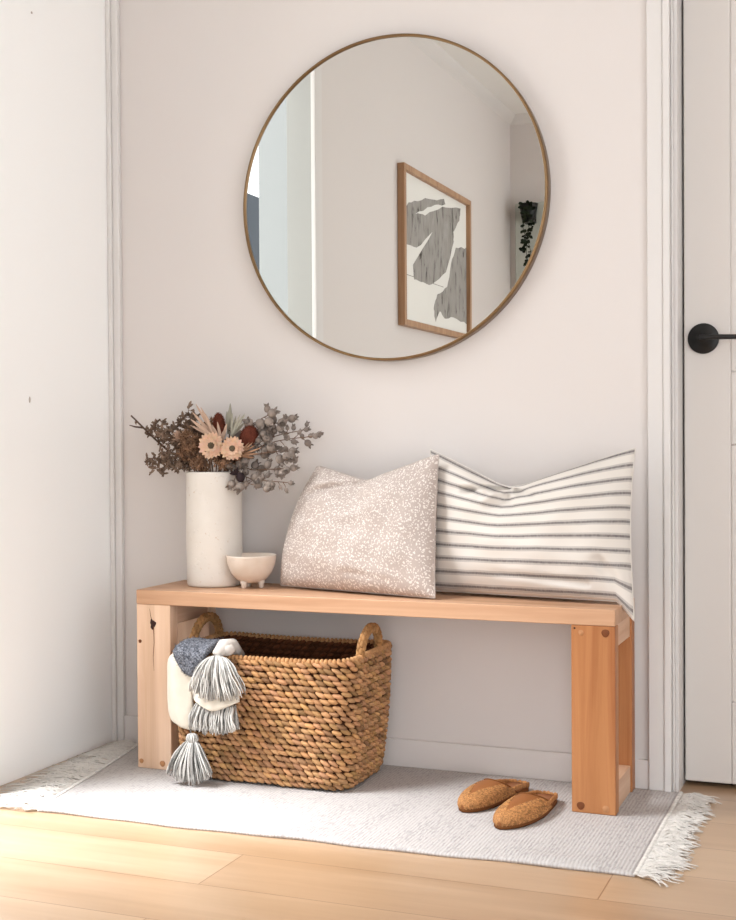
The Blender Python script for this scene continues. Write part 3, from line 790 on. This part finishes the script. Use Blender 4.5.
# ------------------------------------------------------------------ slippers
def slipper(label, toe, heel, seed, flip=1):
    random.seed(seed)
    toe = V((*toe, RZ + .001)); heel = V((*heel, RZ + .001)); ax = (toe - heel); L = ax.length; ax.normalize(); w = V((-ax.y, ax.x, 0)) * flip
    root = empty('slipper', (toe + heel) / 2, label, 'slipper', 'woven slippers on the rug')
    c = root.location
    def half(t):      # t 0 heel..1 toe ; half width (outer, inner)
        if t < .12: b = .030 * math.sqrt(max(0, 1 - ((.12 - t) / .12) ** 2))
        elif t < .62: b = .030 + .012 * math.sin((t - .12) / .5 * PI / 2)
        else: b = .042 * max(0, 1 - ((t - .62) / .38) ** 2.3) ** .62
        return b * .95
    def curve(t): return .006 * math.sin(t * PI * 1.1)
    def P(t, s, z): return heel + ax * (L * t) + w * (half(t) * s + curve(t)) + V((0, 0, z))
    # sole
    m = MB(); n = 40; ring = [(t_ / n, 1) for t_ in range(n + 1)] + [(t_ / n, -1) for t_ in range(n - 1, 0, -1)]
    vs = []
    for z in (0.0005, .011): vs += [P(t, s, z) for t, s in ring]
    k_ = len(ring); fs = [(i, (i + 1) % k_, k_ + (i + 1) % k_, k_ + i) for i in range(k_)] + [tuple(range(k_ - 1, -1, -1)), tuple(range(k_, 2 * k_))]
    m._add(vs, fs); m.build('sole', M['sole'], root, True, c)
    # insole
    m = MB(); vs = []
    for z, q in ((.0105, .95), (.0135, .93)): vs += [P(.02 + .96 * t, s * q, z) for t, s in ring]
    m._add(vs, fs); m.build('insole', M['insole'], root, True, c)
    # vamp shell
    t0 = .40; m = MB(); NT_, NS = 34, 20; vs = []
    def hgt(t): 
        x = (t - t0) / (1 - t0); return .030 * (1 - x ** 2.2) ** .6 + .007 if x < 1 else .006
    def open_(s): return t0 + .10 * (1 - abs(s) ** 1.6) - .13 * abs(s) ** 3
    def S(i, j, sh=0):
        s = j / NS * 2 - 1; ts = open_(s); t = ts + (1 - ts) * (i / NT_) ** .9; h = hgt(max(t, t0)) * (1 if t >= t0 else .55 + .45 * math.exp(-(t0 - t) * 12))
        a = s * PI / 2; ww = half(min(t, .9995)); z = .008 + (h - sh) * math.cos(a) ** .75 if abs(s) < 1 else .008
        return heel + ax * (L * t) + w * ((ww * 1.04 - sh) * math.sin(a) + curve(t)) + V((0, 0, z))
    for sh in (0, .0025):
        for i in range(NT_ + 1):
            for j in range(NS + 1): vs.append(S(i, j, sh))
    o_ = (NT_ + 1) * (NS + 1); fs = []
    for i in range(NT_):
        for j in range(NS):
            a = i * (NS + 1) + j; fs.append((a, a + 1, a + NS + 2, a + NS + 1)); fs.append(tuple(q + o_ for q in (a + NS + 1, a + NS + 2, a + 1, a)))
    for j in range(NS): fs.append((j + 1, j, j + o_, j + 1 + o_))
    m._add(vs, fs)
    m.build('vamp', M['vamp'], root, True, c)
    # woven strips: rows of small braid stitches over the toe and round the sides
    m = MB()
    for i in range(3, NT_ * 2):
        for j in range(0, 27):
            s = (j + .5 * (i % 2)) / 13.5 - 1
            if abs(s) > .99: continue
            fi = i / 2; x = fi / NT_
            if abs(s) < .50 * (1 - x * 1.25) : continue           # smooth leather centre
            p = S(fi, (s + 1) / 2 * NS); pa = S(min(fi + .6, NT_), (s + 1) / 2 * NS); pb2 = S(fi, min(NS, (s + 1) / 2 * NS + .6))
            e1 = (pa - p); e2 = (pb2 - p)
            if e1.length < 1e-6 or e2.length < 1e-6: continue
            e1.normalize(); e2.normalize(); nn_ = e1.cross(e2); nn_ = nn_.normalized() if nn_.length > 1e-4 else V((0, 0, 1))
            sg = 1 if i % 2 else -1; d_ = (e1 * .7 + e2 * .7 * sg).normalized(); tone = U(.55, 1.3)
            m.ell(p, (d_ * .0040, nn_.cross(d_) * .0019, nn_ * .0017), 6, 4, (tone, tone, tone * .95))
    m.build('braiding', M['woven_tan'], root, True, c)
    # raised braided edge round the heel and opening
    m = MB(); 
    pts = []
    for k2 in range(61):
        q = k2 / 60 * 2 - 1; s = 1 if q > 0 else -1; t = abs(q) * .42 
        pts.append(P(max(t, .004), s * .99 if abs(q) > .06 else q / .06 * .99, .013 + .009 * min(1, abs(q) * 1.6)))
    for a_, b_ in zip(pts[:-1], pts[1:]):
        for k2 in range(2):
            p = a_.lerp(b_, k2 / 2 + .25); d_ = (b_ - a_)
            if d_.length < 1e-6: continue
            d_.normalize(); tone = U(.75, 1.25); 
            m.ell(p + V((0, 0, U(-.001, .001))), ((d_ + V((0, 0, .5 if k2 else -.5))).normalized() * .0042, V((0, 0, 1)).cross(d_) * .0026, V((0, 0, .0055))), 6, 4, tone)
    m.build('heel_edge', M['woven_tan'], root, True, c)
    # opening binding
    m = MB(); m.tube([S(0, j) + V((0, 0, .0006)) for j in range(NS + 1)], .0016, 6, 1.0); m.build('binding', M['sole'], root, True, c)
    return root
slipper('tan woven slipper lying nearer the rug front, toe furthest forward', (.984, -.438), (1.024, -.180), 4)
slipper('tan woven slipper half behind its pair, further from the bench leg', (.872, -.346), (.948, -.112), 9, -1)

# ------------------------------------------------------------------ dried flowers
mouth = V((VX, VY, BH + .289))
def smooth_path(P, n=10):
    out = []; P = [V(p) for p in P]
    for i in range(len(P) - 1):
        p0, p1, p2, p3 = P[max(i - 1, 0)], P[i], P[i + 1], P[min(i + 2, len(P) - 1)]
        for k_ in range(n):
            f = k_ / n; out.append(.5 * ((2 * p1) + (p2 - p0) * f + (2 * p0 - 5 * p1 + 4 * p2 - p3) * f * f + (3 * p1 - p0 - 3 * p2 + p3) * f ** 3))
    out.append(P[-1]); return out
def mainpath(tip, slot, sag=.0, n=8):
    tip = V(tip); a = slot; e = V((math.cos(a), math.sin(a), 0))
    foot = V((VX, VY, BH + .020)) - e * .04; m_ = mouth + e * U(.025, .052) + V((0, 0, .004))
    mid_ = m_.lerp(tip, .45) + V((0, 0, .028 - sag)); mid_ += V((U(-.006, .006), U(-.004, .004), 0))
    return smooth_path([foot, m_, mid_, tip], n)
def stem(name, label, cat, group, tip, slot, sag=0, r=.0018, dark=1.0):
    root = empty(name, V((VX, VY, BH + .02)), label, cat, group)
    path = mainpath(tip, slot, sag)
    return root, path
def clampy(p): p.y = min(p.y, -.006); return p
def spray(name, label, cat, group, tip, slot, seed, kind, side=12, spread=.035, sag=0, hr=.006, stemtone=1.0):
    random.seed(seed); root, path = stem(name, label, cat, group, tip, slot, sag)
    s = MB(); n = len(path); s.tube(path, [(.0046 if kind == 'bud' else .0021) * (1 - .55 * i / n) for i in range(n)], 5, stemtone)
    if kind == 'bud':
        s.tube([path[-4], path[-3] + V((-.010, 0, -.010)), path[-1] + V((-.006, 0, -.024))], [.0028, .0024, .0012], 5, stemtone)
        s.tube([path[-7], path[-6] + V((.004, 0, .016)), path[-6] + V((.006, -.004, .034))], [.0024, .0018, .0010], 5, stemtone)
    h = MB()
    start = int(n * .42)
    def head(p, d_, tone, hr_):
        nonlocal h
        p = clampy(V(p))
        if kind == 'gum':      # cup shaped nut with open flat end
            d_ = V(d_).normalized(); a_ = d_.orthogonal().normalized(); b_ = d_.cross(a_)
            h.ell(p, (a_ * hr_, b_ * hr_, d_ * hr_ * 1.05), 8, 6, tone)
            h.ell(p + d_ * hr_ * .85, (a_ * hr_ * .62, b_ * hr_ * .62, d_ * hr_ * .28), 7, 4, tone * .62)
            for q in range(4):
                a2 = q * PI / 2 + R(); h.leaf(p + d_ * hr_ * .3, (a_ * math.cos(a2) + b_ * math.sin(a2)) + d_ * .9, d_, hr_ * 1.5, hr_ * .42, tone * .9, .3)
            h.build('seed_pod', M['gumnut'], root, True, root.location); h = MB()
        elif kind == 'berry':
            h.ell(p, hr_ * .62, 6, 5, tone)
            h.leaf(p, V(d_) + V((U(-.6, .6), U(-.6, .6), U(-.5, .8))), V((0, -1, .3)), hr_ * 2.4, hr_ * .55, tone * 1.1, .2)
            h.leaf(p, V(d_) + V((U(-.9, .9), U(-.6, .6), U(-.8, .8))), V((0, -1, .3)), hr_ * 2.0, hr_ * .5, tone * .8, .2)
        elif kind == 'fluff':
            for q in range(9):
                d2 = (V(d_) + V((U(-1, 1), U(-1, 1), U(-1, 1)))).normalized()
                h.tube([p, p + d2 * hr_ * U(1.0, 2.1)], [.0009, .0004], 3, tone * U(.6, 1.2))
            h.ell(p, hr_ * .5, 6, 4, tone * .8)
        elif kind == 'bud':
            h.ell(p, hr_ * .5, 6, 5, tone); h.build('bud', M['stembrown'], root, True, root.location); h = MB()
    for i in range(side):
        t = start + (n - 1 - start) * (i + .3 + U(-.3, .3)) / side; k_ = min(n - 2, max(0, int(t))); p = path[k_]; d_ = (path[k_ + 1] - path[k_]).normalized()
        perp = V((U(-1, 1), U(-1, .8), U(-1, 1))); perp = (perp - d_ * perp.dot(d_)).normalized()
        ln = spread * U(.45, 1.0) * (1.05 - .4 * i / side)
        q = clampy(p + (d_ * .55 + perp).normalized() * ln * (1.0 if kind != 'bud' else .8)); md = p.lerp(q, .5) + d_ * ln * .1
        s.tube([p, md, q], [.0011, .0009, .0007], 4, stemtone)
        head(q, q - md, U(.65, 1.15), hr * U(.75, 1.2))
        if kind in ('berry', 'fluff', 'bud'):
            q2 = clampy(md + (perp * .3 + V((U(-1, 1), U(-1, 1), U(-1, 1)))).normalized() * ln * .45); s.tube([md, q2], [.0008, .0005], 3, stemtone)
            head(q2, q2 - md, U(.65, 1.15), hr * U(.6, 1.0))
    head(path[-1], path[-1] - path[-2], U(.8, 1.1), hr)
    s.build('twig', M['stembrown'], root, True, root.location)
    mm = {'gum': M['gumnut'], 'berry': M['seed'], 'fluff': M['fluff'], 'bud': M['stembrown']}[kind]
    if kind not in ('gum', 'bud'): h.build({'berry': 'seed_heads', 'fluff': 'fluffy_heads', 'bud': 'buds'}[kind], mm, root, True, root.location)
    return root
Y0 = -.105
GL = 'dried seed twigs left of the vase'
spray('dried_twig', 'bare dark forked twig reaching furthest left from the vase', 'twig', 'dried stems in the vase', (-.100, Y0 - .005, .884), PI * .98, 31, 'bud', 10, .024, .045, .0055, .50)
spray('seed_branch', 'grey seeded branch rising highest at the left of the vase', 'branch', GL, (.055, Y0 + .02, .888), PI * .70, 32, 'berry', 22, .036, -.01, .0062)
spray('seed_branch', 'grey-brown seeded branch just right of the bare twig tip', 'branch', GL, (-.040, Y0 + .01, .862), PI * .9, 33, 'berry', 24, .034, .0, .0062)
spray('seed_branch', 'grey seeded branch in the middle of the left side of the bouquet', 'branch', GL, (.000, Y0 - .03, .838), PI * 1.08, 34, 'berry', 26, .038, .0, .0062)
spray('seed_branch', 'brown seeded branch spreading lowest to the left of the vase', 'branch', GL, (-.045, Y0 - .02, .775), PI * 1.05, 35, 'berry', 24, .030, .02, .0058)
spray('seed_branch', 'pale grey seeded branch leaning up left below the highest one', 'branch', GL, (.030, Y0 + .01, .858), PI * .85, 36, 'berry', 22, .034, -.005, .0060)
spray('seed_branch', 'short seeded branch hanging over the left lip of the vase', 'branch', GL, (.018, Y0 - .05, .790), PI * 1.2, 37, 'berry', 22, .030, .01, .0056)
spray('seed_branch', 'fine seeded branch crossing behind the bare twig', 'branch', GL, (-.070, Y0 + .03, .835), PI * .95, 38, 'berry', 26, .032, .0, .0062)
spray('seed_branch', 'seeded branch rising between the pale flower head and the highest branch', 'branch', GL, (.075, Y0 - .01, .868), PI * .75, 39, 'berry', 24, .034, -.01, .0060)
spray('seed_branch', 'low seeded branch resting along the left lip of the vase', 'branch', GL, (-.020, Y0 - .05, .752), PI * 1.15, 40, 'berry', 26, .028, .03, .0056)
GF = 'brown fluffy grasses in the bouquet'
spray('fluffy_grass', 'brown fluffy grass left of the pink daisies', 'dried grass', GF, (.085, Y0 - .045, .835), PI * 1.25, 41, 'fluff', 34, .036, 0, .0062)
spray('fluffy_grass', 'brown fluffy grass filling under the two daisies', 'dried grass', GF, (.175, Y0 - .055, .792), PI * 1.5, 42, 'fluff', 34, .034, .01, .0062)
spray('fluffy_grass', 'tawny fluffy grass standing behind the left daisy', 'dried grass', GF, (.130, Y0 + .01, .862), PI * .5, 43, 'fluff', 34, .036, -.01, .0062)
spray('fluffy_grass', 'brown fluffy grass right of the daisies, below the rust cone', 'dried grass', GF, (.245, Y0 - .03, .782), PI * 1.8, 44, 'fluff', 30, .030, .01, .0060)
spray('fluffy_grass', 'brown fluffy grass low at the left of the vase mouth', 'dried grass', GF, (.075, Y0 - .055, .785), PI * 1.3, 45, 'fluff', 28, .028, .01, .0058)
spray('fluffy_grass', 'tawny fluffy grass between the left daisy and the seeded branches', 'dried grass', GF, (.110, Y0 - .06, .812), PI * 1.3, 46, 'fluff', 36, .034, .0, .0064)
spray('fluffy_grass', 'brown fluffy grass spilling over the front lip of the vase', 'dried grass', GF, (.130, Y0 - .07, .762), PI * 1.45, 47, 'fluff', 34, .030, .02, .0060)
spray('fluffy_grass', 'brown fluffy grass low at the right of the vase mouth', 'dried grass', GF, (.210, Y0 - .06, .762), PI * 1.7, 48, 'fluff', 30, .026, .02, .0056)
GR = 'grey gum nut sprays right of the vase'
gl = [((.305, Y0, .886), .25, 'topmost grey gum nut spray with a large round pod', -.01, .0120, 8),
      ((.350, Y0 + .02, .872), .15, 'grey gum nut spray just right of the topmost spray', -.01, .0105, 10),
      ((.428, Y0 - .01, .828), .0, 'grey gum nut spray reaching furthest right over the bench', .0, .0076, 16),
      ((.385, Y0 + .03, .845), .1, 'grey gum nut spray a little above the furthest reaching one', .0, .0070, 14),
      ((.375, Y0 - .03, .792), -.2, 'grey gum nut spray at mid height on the right of the bouquet', .01, .0100, 14),
      ((.372, Y0 - .02, .750), -.3, 'grey gum nut spray level with the vase mouth', .03, .0092, 14),
      ((.378, Y0 - .05, .714), -.45, 'drooping gum nut spray with the curled tip above the cushion', .035, .0066, 12),
      ((.318, Y0 - .06, .700), -.6, 'drooping gum nut spray with the lowest round pod', .035, .0100, 10),
      ((.285, Y0 - .01, .835), .4, 'gum nut spray standing close beside the rust cone', -.01, .0095, 14)]
for i, (tip, slot, lab, sag, hr_, sd) in enumerate(gl):
    spray('gum_nut_spray', lab, 'gum nuts', GR, tip, slot, 60 + i, 'gum', sd, .034 if i > 1 else .028, sag, hr_)

def daisy(label, c, face, slot, seed, Rr):
    random.seed(seed); root, path = stem('paper_daisy', label, 'flower', 'pink daisies in the bouquet', V(c) + V(face) * -.006, slot)
    MB().tube(path, .0018, 6, .9).build('stem', M['stembrown'], root, True, root.location)
    f = V(face).normalized(); a_ = f.orthogonal().normalized(); b_ = f.cross(a_); c = V(c)
    m = MB()
    for ring_, (k_, rr, lift) in enumerate(((20, Rr, .10), (18, Rr * .88, .35), (14, Rr * .66, .65))):
        for i in range(k_):
            a = 2 * PI * (i + .5 * ring_) / k_ + U(-.06, .06); d_ = a_ * math.cos(a) + b_ * math.sin(a) + f * lift
            m.leaf(c + d_ * .003, d_, f, rr * U(.92, 1.05), rr * .24, (U(.92, 1.04), U(.90, 1.0), U(.86, .98)), .12)
    m.build('petals', M['petal'], root, True, root.location)
    e = MB(); e.ell(c + f * .004, (a_ * Rr * .26, b_ * Rr * .26, f * Rr * .2), 16, 8)
    for i in range(60):
        a = i * 2.4; r = Rr * .25 * math.sqrt(i / 60); e.ell(c + f * (.004 + Rr * .22 * math.sqrt(max(0, 1 - (r / (Rr * .3)) ** 2))) + (a_ * math.cos(a) + b_ * math.sin(a)) * r, .0011, 5, 4)
    e.build('flower_centre', M['center'], root, True, root.location)
daisy('pale pink daisy with grey centre, the left one of the pair', (.170, Y0 - .066, .806), (.15, -1, .05), PI * 1.4, 51, .0315)
daisy('salmon pink daisy, the right one of the pair', (.224, Y0 - .058, .798), (.30, -1, .12), PI * 1.6, 52, .0285)
def cone(label, c, up, slot, seed, rr, hh, tone=1.0):
    random.seed(seed); root, path = stem('rust_cone_flower', label, 'flower', 'rust coloured cones in the bouquet', V(c) - V(up).normalized() * hh * .8, slot)
    MB().tube(path, .002, 6, .9).build('stem', M['stembrown'], root, True, root.location)
    u_ = V(up).normalized(); a_ = u_.orthogonal().normalized(); b_ = u_.cross(a_); m = MB(); c = V(c)
    m.ell(c, (a_ * rr * .86, b_ * rr * .86, u_ * hh * .94), 18, 12, tone * .8)
    for i in range(380):
        z = 1 - 2 * (i + .5) / 380; q = math.sqrt(1 - z * z); a = i * 2.39996
        n_ = a_ * q * math.cos(a) + b_ * q * math.sin(a); p = c + n_ * rr * .86 + u_ * z * hh * .94; d_ = (n_ + u_ * (z + .6)).normalized()
        m.tube([p, p + d_ * U(.003, .0055)], [.0009, .0005], 3, tone * U(.6, 1.25))
    m.build('cone', M['rust'], root, True, root.location)
cone('round rust-brown cone right of the daisies', (.250, Y0 - .020, .826), (.25, -.1, 1), PI * 1.9, 53, .0235, .031)
cone('narrow rust-red cone standing behind and between the daisies', (.166, Y0 - .02, .858), (-.05, 0, 1), PI * 1.2, 54, .015, .030, 1.05)
def spiky(label, c, dirs, slot, seed, mat, wdt=.0045, tone=1.0):
    random.seed(seed); root, path = stem('spiky_leaf_spray', label, 'dried leaves', 'pale spiky leaf sprays in the bouquet', c, slot)
    MB().tube(path, .0016, 6, .9).build('stem', M['stembrown'], root, True, root.location)
    m = MB()
    for (dx_, dz_, L_2) in dirs:
        m.leaf(V(c) + V((U(-.003, .003), U(-.004, .004), 0)), (dx_, U(-.25, .05), dz_), (0, -1, .1), L_2, wdt * U(.85, 1.2), tone * U(.88, 1.08), .04)
    m.build('leaves', mat, root, True, root.location)
spiky('long pale spiky leaves pointing up left from the bouquet centre', (.160, Y0 - .035, .828), [(-.62, 1, .098), (-.50, 1, .085), (-.9, 1, .085), (-1.2, .9, .075), (-.3, 1, .062), (-1.5, .7, .07)], PI * .9, 55, M['leafpink'], .0042)
spiky('tall grey-green pointed leaves at the very top of the bouquet', (.182, Y0 + .005, .835), [(.02, 1, .078), (.12, 1, .068), (-.12, 1, .058), (.3, 1, .05)], PI * .4, 56, M['leafpale'], .0062, .95)
spiky('pale pointed leaves fanning up right beside the rust cone', (.200, Y0 - .02, .828), [(.75, 1, .072), (.5, 1, .062), (1.0, .9, .055), (.3, 1, .055), (.9, 1.1, .07), (.15, 1, .06)], PI * .1, 57, M['leafpale'], .0036, .9)
spiky('short blush leaves behind the pair of daisies', (.185, Y0 - .045, .818), [(-.15, 1, .048), (.3, 1, .045), (-.5, 1, .045), (.6, 1, .035)], PI * 1.5, 58, M['leafpink'], .0042)
spiky('thin grassy blades arching right under the rust cone', (.228, Y0 - .04, .780), [(1, .5, .06), (1, .3, .07), (1, .75, .055), (1, .1, .06), (1, .9, .05), (1, -.1, .05)], PI * 1.85, 59, M['fluff'], .0022, 1.1)
# pale protea bloom at the left and drooping dark bud at the right lip
random.seed(8)
root, path = stem('pale_flower_head', 'pale cream tufted flower head left of the daisies', 'flower', None, (.066, Y0 - .03, .822), PI * 1.1)
MB().tube(path, .0018, 6, .9).build('stem', M['stembrown'], root, True, root.location)
m = MB()
for i in range(70):
    d_ = V((U(-1.2, .6), U(-1, .4), U(-.3, 1.2))); m.leaf((.066, Y0 - .03, .822), d_, (0, -1, .2), U(.018, .030), .0024, U(.98, 1.2), .2)
m.build('petals', M['leafpink'], root, True, root.location)
root, path = stem('drooping_bud', 'dark round dried pod drooping over the right lip of the vase', 'seed pod', None, (.236, Y0 - .045, .732), -.5, .03)
MB().tube(path, .0017, 6, .9).build('stem', M['stembrown'], root, True, root.location)
m = MB(); m.ell((.240, Y0 - .048, .727), (V((.0115, 0, 0)), V((0, .011, 0)), V((0, 0, .0125))), 14, 10, 1.0)
for i in range(7):
    a = 2 * PI * i / 7; m.leaf((.231, Y0 - .05, .735), (-.4 + math.cos(a) * .5, math.sin(a) * .5, .35 + .3 * math.cos(a)), (0, -1, 0), .018, .004, 1, .1)
m.build('pod', M['plumdark'], root, True, root.location)

# ------------------------------------------------------------------ framed print on the left wall (seen in the mirror)
pic = empty('framed_print', (XL, -2.793, 1.67), 'oak framed abstract grey print, reflected in the round mirror', 'picture')
po = pic.location
y0_, y1_, z0_, z1_ = -3.285, -2.300, 1.318, 2.022; fw_ = .027; fx0, fx1 = XL + .001, XL + .034
MB().box((fx0, y0_, z0_), (fx1, y1_, z0_ + fw_)).box((fx0, y0_, z1_ - fw_), (fx1, y1_, z1_)).box((fx0, y0_, z0_ + fw_), (fx1, y0_ + fw_, z1_ - fw_)).box((fx0, y1_ - fw_, z0_ + fw_), (fx1, y1_, z1_ - fw_)).build('frame', M['oakframe'], pic, False, po, .0015)
pp = MB().box((fx0, y0_ + fw_, z0_ + fw_), (XL + .014, y1_ - fw_, z1_ - fw_)).build('print_sheet', M['paper'], pic, False, po)
A = [(-2.34, 1.842), (-2.48, 1.887), (-2.682, 1.93), (-2.905, 1.969), (-2.927, 1.947), (-2.717, 1.9), (-2.496, 1.831), (-2.629, 1.845), (-2.879, 1.927), (-3.167, 1.966), (-3.146, 1.902), (-3.047, 1.833), (-3.054, 1.786), (-2.929, 1.622), (-2.71, 1.539), (-2.59, 1.537), (-2.474, 1.535), (-2.459, 1.599), (-2.732, 1.786), (-2.509, 1.682), (-2.34, 1.669)]
B = [(-3.27, 1.786), (-3.085, 1.761), (-3.005, 1.667), (-2.946, 1.554), (-2.798, 1.503), (-2.743, 1.429), (-2.771, 1.369), (-2.833, 1.426), (-2.906, 1.398), (-3.039, 1.415), (-3.27, 1.399)]
from mathutils.geometry import tessellate_polygon
art = MB()
for poly in (A, B):
    pts = []; n = len(poly); random.seed(2)
    for i in range(n):
        a, b = V(poly[i]), V(poly[(i + 1) % n])
        for k_ in range(4):
            p = a.lerp(b, k_ / 4); j_ = .006 if k_ else 0; pts.append((max(y0_ + fw_ + .001, min(y1_ - fw_ - .001, p.x + U(-j_, j_))), p.y + U(-j_, j_)))
    vs = [(XL + .0145, p[0], p[1]) for p in pts]; tr = tessellate_polygon([[V((p[0], p[1], 0)) for p in pts]])
    art._add(vs, [tuple(t) for t in tr])
ar = art.build('grey_shapes', M['artgrey'], pp, False, po); ar.location = (0, 0, 0)
ln_ = MB().box((XL + .0140, -2.89, 1.545), (XL + .0146, y1_ - fw_, 1.548)).build('printed_line', M['artgrey'], pp, False, po); ln_.location = (0, 0, 0)

# ------------------------------------------------------------------ hanging pot on the far wall
random.seed(77)
px, py, pz = -.100, FAR + .085, 2.085
pot = empty('hanging_planter', (px, py, pz), 'black pot with a trailing vine on the far wall, reflected in the mirror', 'planter')
MB().lathe([(.001, -.045), (.036, -.045), (.040, -.03), (.052, .045), (.054, .047), (.050, .047), (.046, .03), (.001, .028)], (px, py, pz), 32).build('pot', M['black'], pot, True, pot.location)
br_ = MB().box((px - .03, FAR + .031, pz - .055), (px + .03, py + .02, pz - .046)); br_.box((px - .03, FAR + .0305, pz - .055), (px + .03, FAR + .036, pz + .02)); br_.build('bracket', M['black'], pot, False, pot.location)
vn = MB()
for s_ in range(3):
    pts = []; x, y = px + U(-.03, .03), py - .0
    for i in range(12):
        t = i / 11; pts.append(V((x + .02 * math.sin(t * 7 + s_ * 2), y + .05 + .008 * math.sin(t * 5), pz + .045 - (.40 - s_ * .07) * t)))
    vn.tube(pts, .0015, 4, .8)
    for p in pts:
        for q in range(2): vn.leaf(p, (U(-1, 1), U(0, 1), U(-1, .3)), (0, 1, .3), U(.022, .036), U(.008, .013), U(.6, 1.1), .2)
vn.build('vine', M['vine'], pot, True, pot.location)

# outdoors through the doorway, seen as a sliver in the mirror
hd = empty('garden_hedge', (-2.3, -4.9, -.12), 'green hedge outdoors, a sliver at the left edge of the mirror', 'hedge')
random.seed(99); hm = MB()
for i in range(1500):
    p = (U(-2.7, -1.9), U(-5.5, -4.2), U(.0, 1.93)); hm.leaf(p, (U(-1, 1), U(-1, 1), U(-.5, 1)), (U(-1, 1), U(-1, 1), U(-1, 1)), U(.06, .11), U(.02, .035), U(.6, 1.3), .2)
hm.box((-2.6, -5.4, -.12), (-2.0, -4.3, 1.8), .5)
hm.build('foliage', M['leafgreen'], hd, False, hd.location)
tag(bx((-3.4, -7.4, -.12), (-3.2, -5.0, 2.90)).build('garden_wall', M['charcoal_paint'], None, False, (-3.3, -6.2, -.12)),
    'dark grey wall outdoors above the hedge, at the mirror left edge', 'wall')

# ------------------------------------------------------------------ light
w = bpy.data.worlds.new('sky'); bpy.context.scene.world = w; w.use_nodes = True
bg = w.node_tree.nodes['Background']; bg.inputs['Color'].default_value = (.93, .965, 1.0, 1); bg.inputs['Strength'].default_value = 2.0
sun = bpy.data.lights.new('hazy_sun', 'SUN'); sun.energy = 6.8; sun.angle = math.radians(32); sun.color = (.93, .965, 1)
so = bpy.data.objects.new('hazy_sun', sun); COL.objects.link(so)
so.rotation_euler = V((.46, .25, -.80)).to_track_quat('-Z', 'Y').to_euler()

# ------------------------------------------------------------------ camera
cam = bpy.data.cameras.new('camera'); co_ = bpy.data.objects.new('camera', cam); COL.objects.link(co_)
f_px, yaw, pitch, roll = 1280.51, .3791, -.0149, -.0065
cam.sensor_fit = 'VERTICAL'; cam.sensor_height = 24; cam.lens = 24 * f_px / 920; cam.clip_start = .01
fw = V((-math.sin(yaw) * math.cos(pitch), math.cos(yaw) * math.cos(pitch), math.sin(pitch)))
r0 = V((math.cos(yaw), math.sin(yaw), 0)); u0_ = r0.cross(fw)
rr = r0 * math.cos(roll) + u0_ * math.sin(roll); uu = -r0 * math.sin(roll) + u0_ * math.cos(roll)
co_.matrix_world = Matrix(((rr.x, uu.x, -fw.x, 1.7119), (rr.y, uu.y, -fw.y, -2.9909), (rr.z, uu.z, -fw.z, .8152), (0, 0, 0, 1)))
bpy.context.scene.camera = co_
vs_ = bpy.context.scene.view_settings
vs_.view_transform = 'Standard'; vs_.look = 'None'; vs_.gamma = 1; vs_.use_curve_mapping = False; vs_.exposure = 0.67
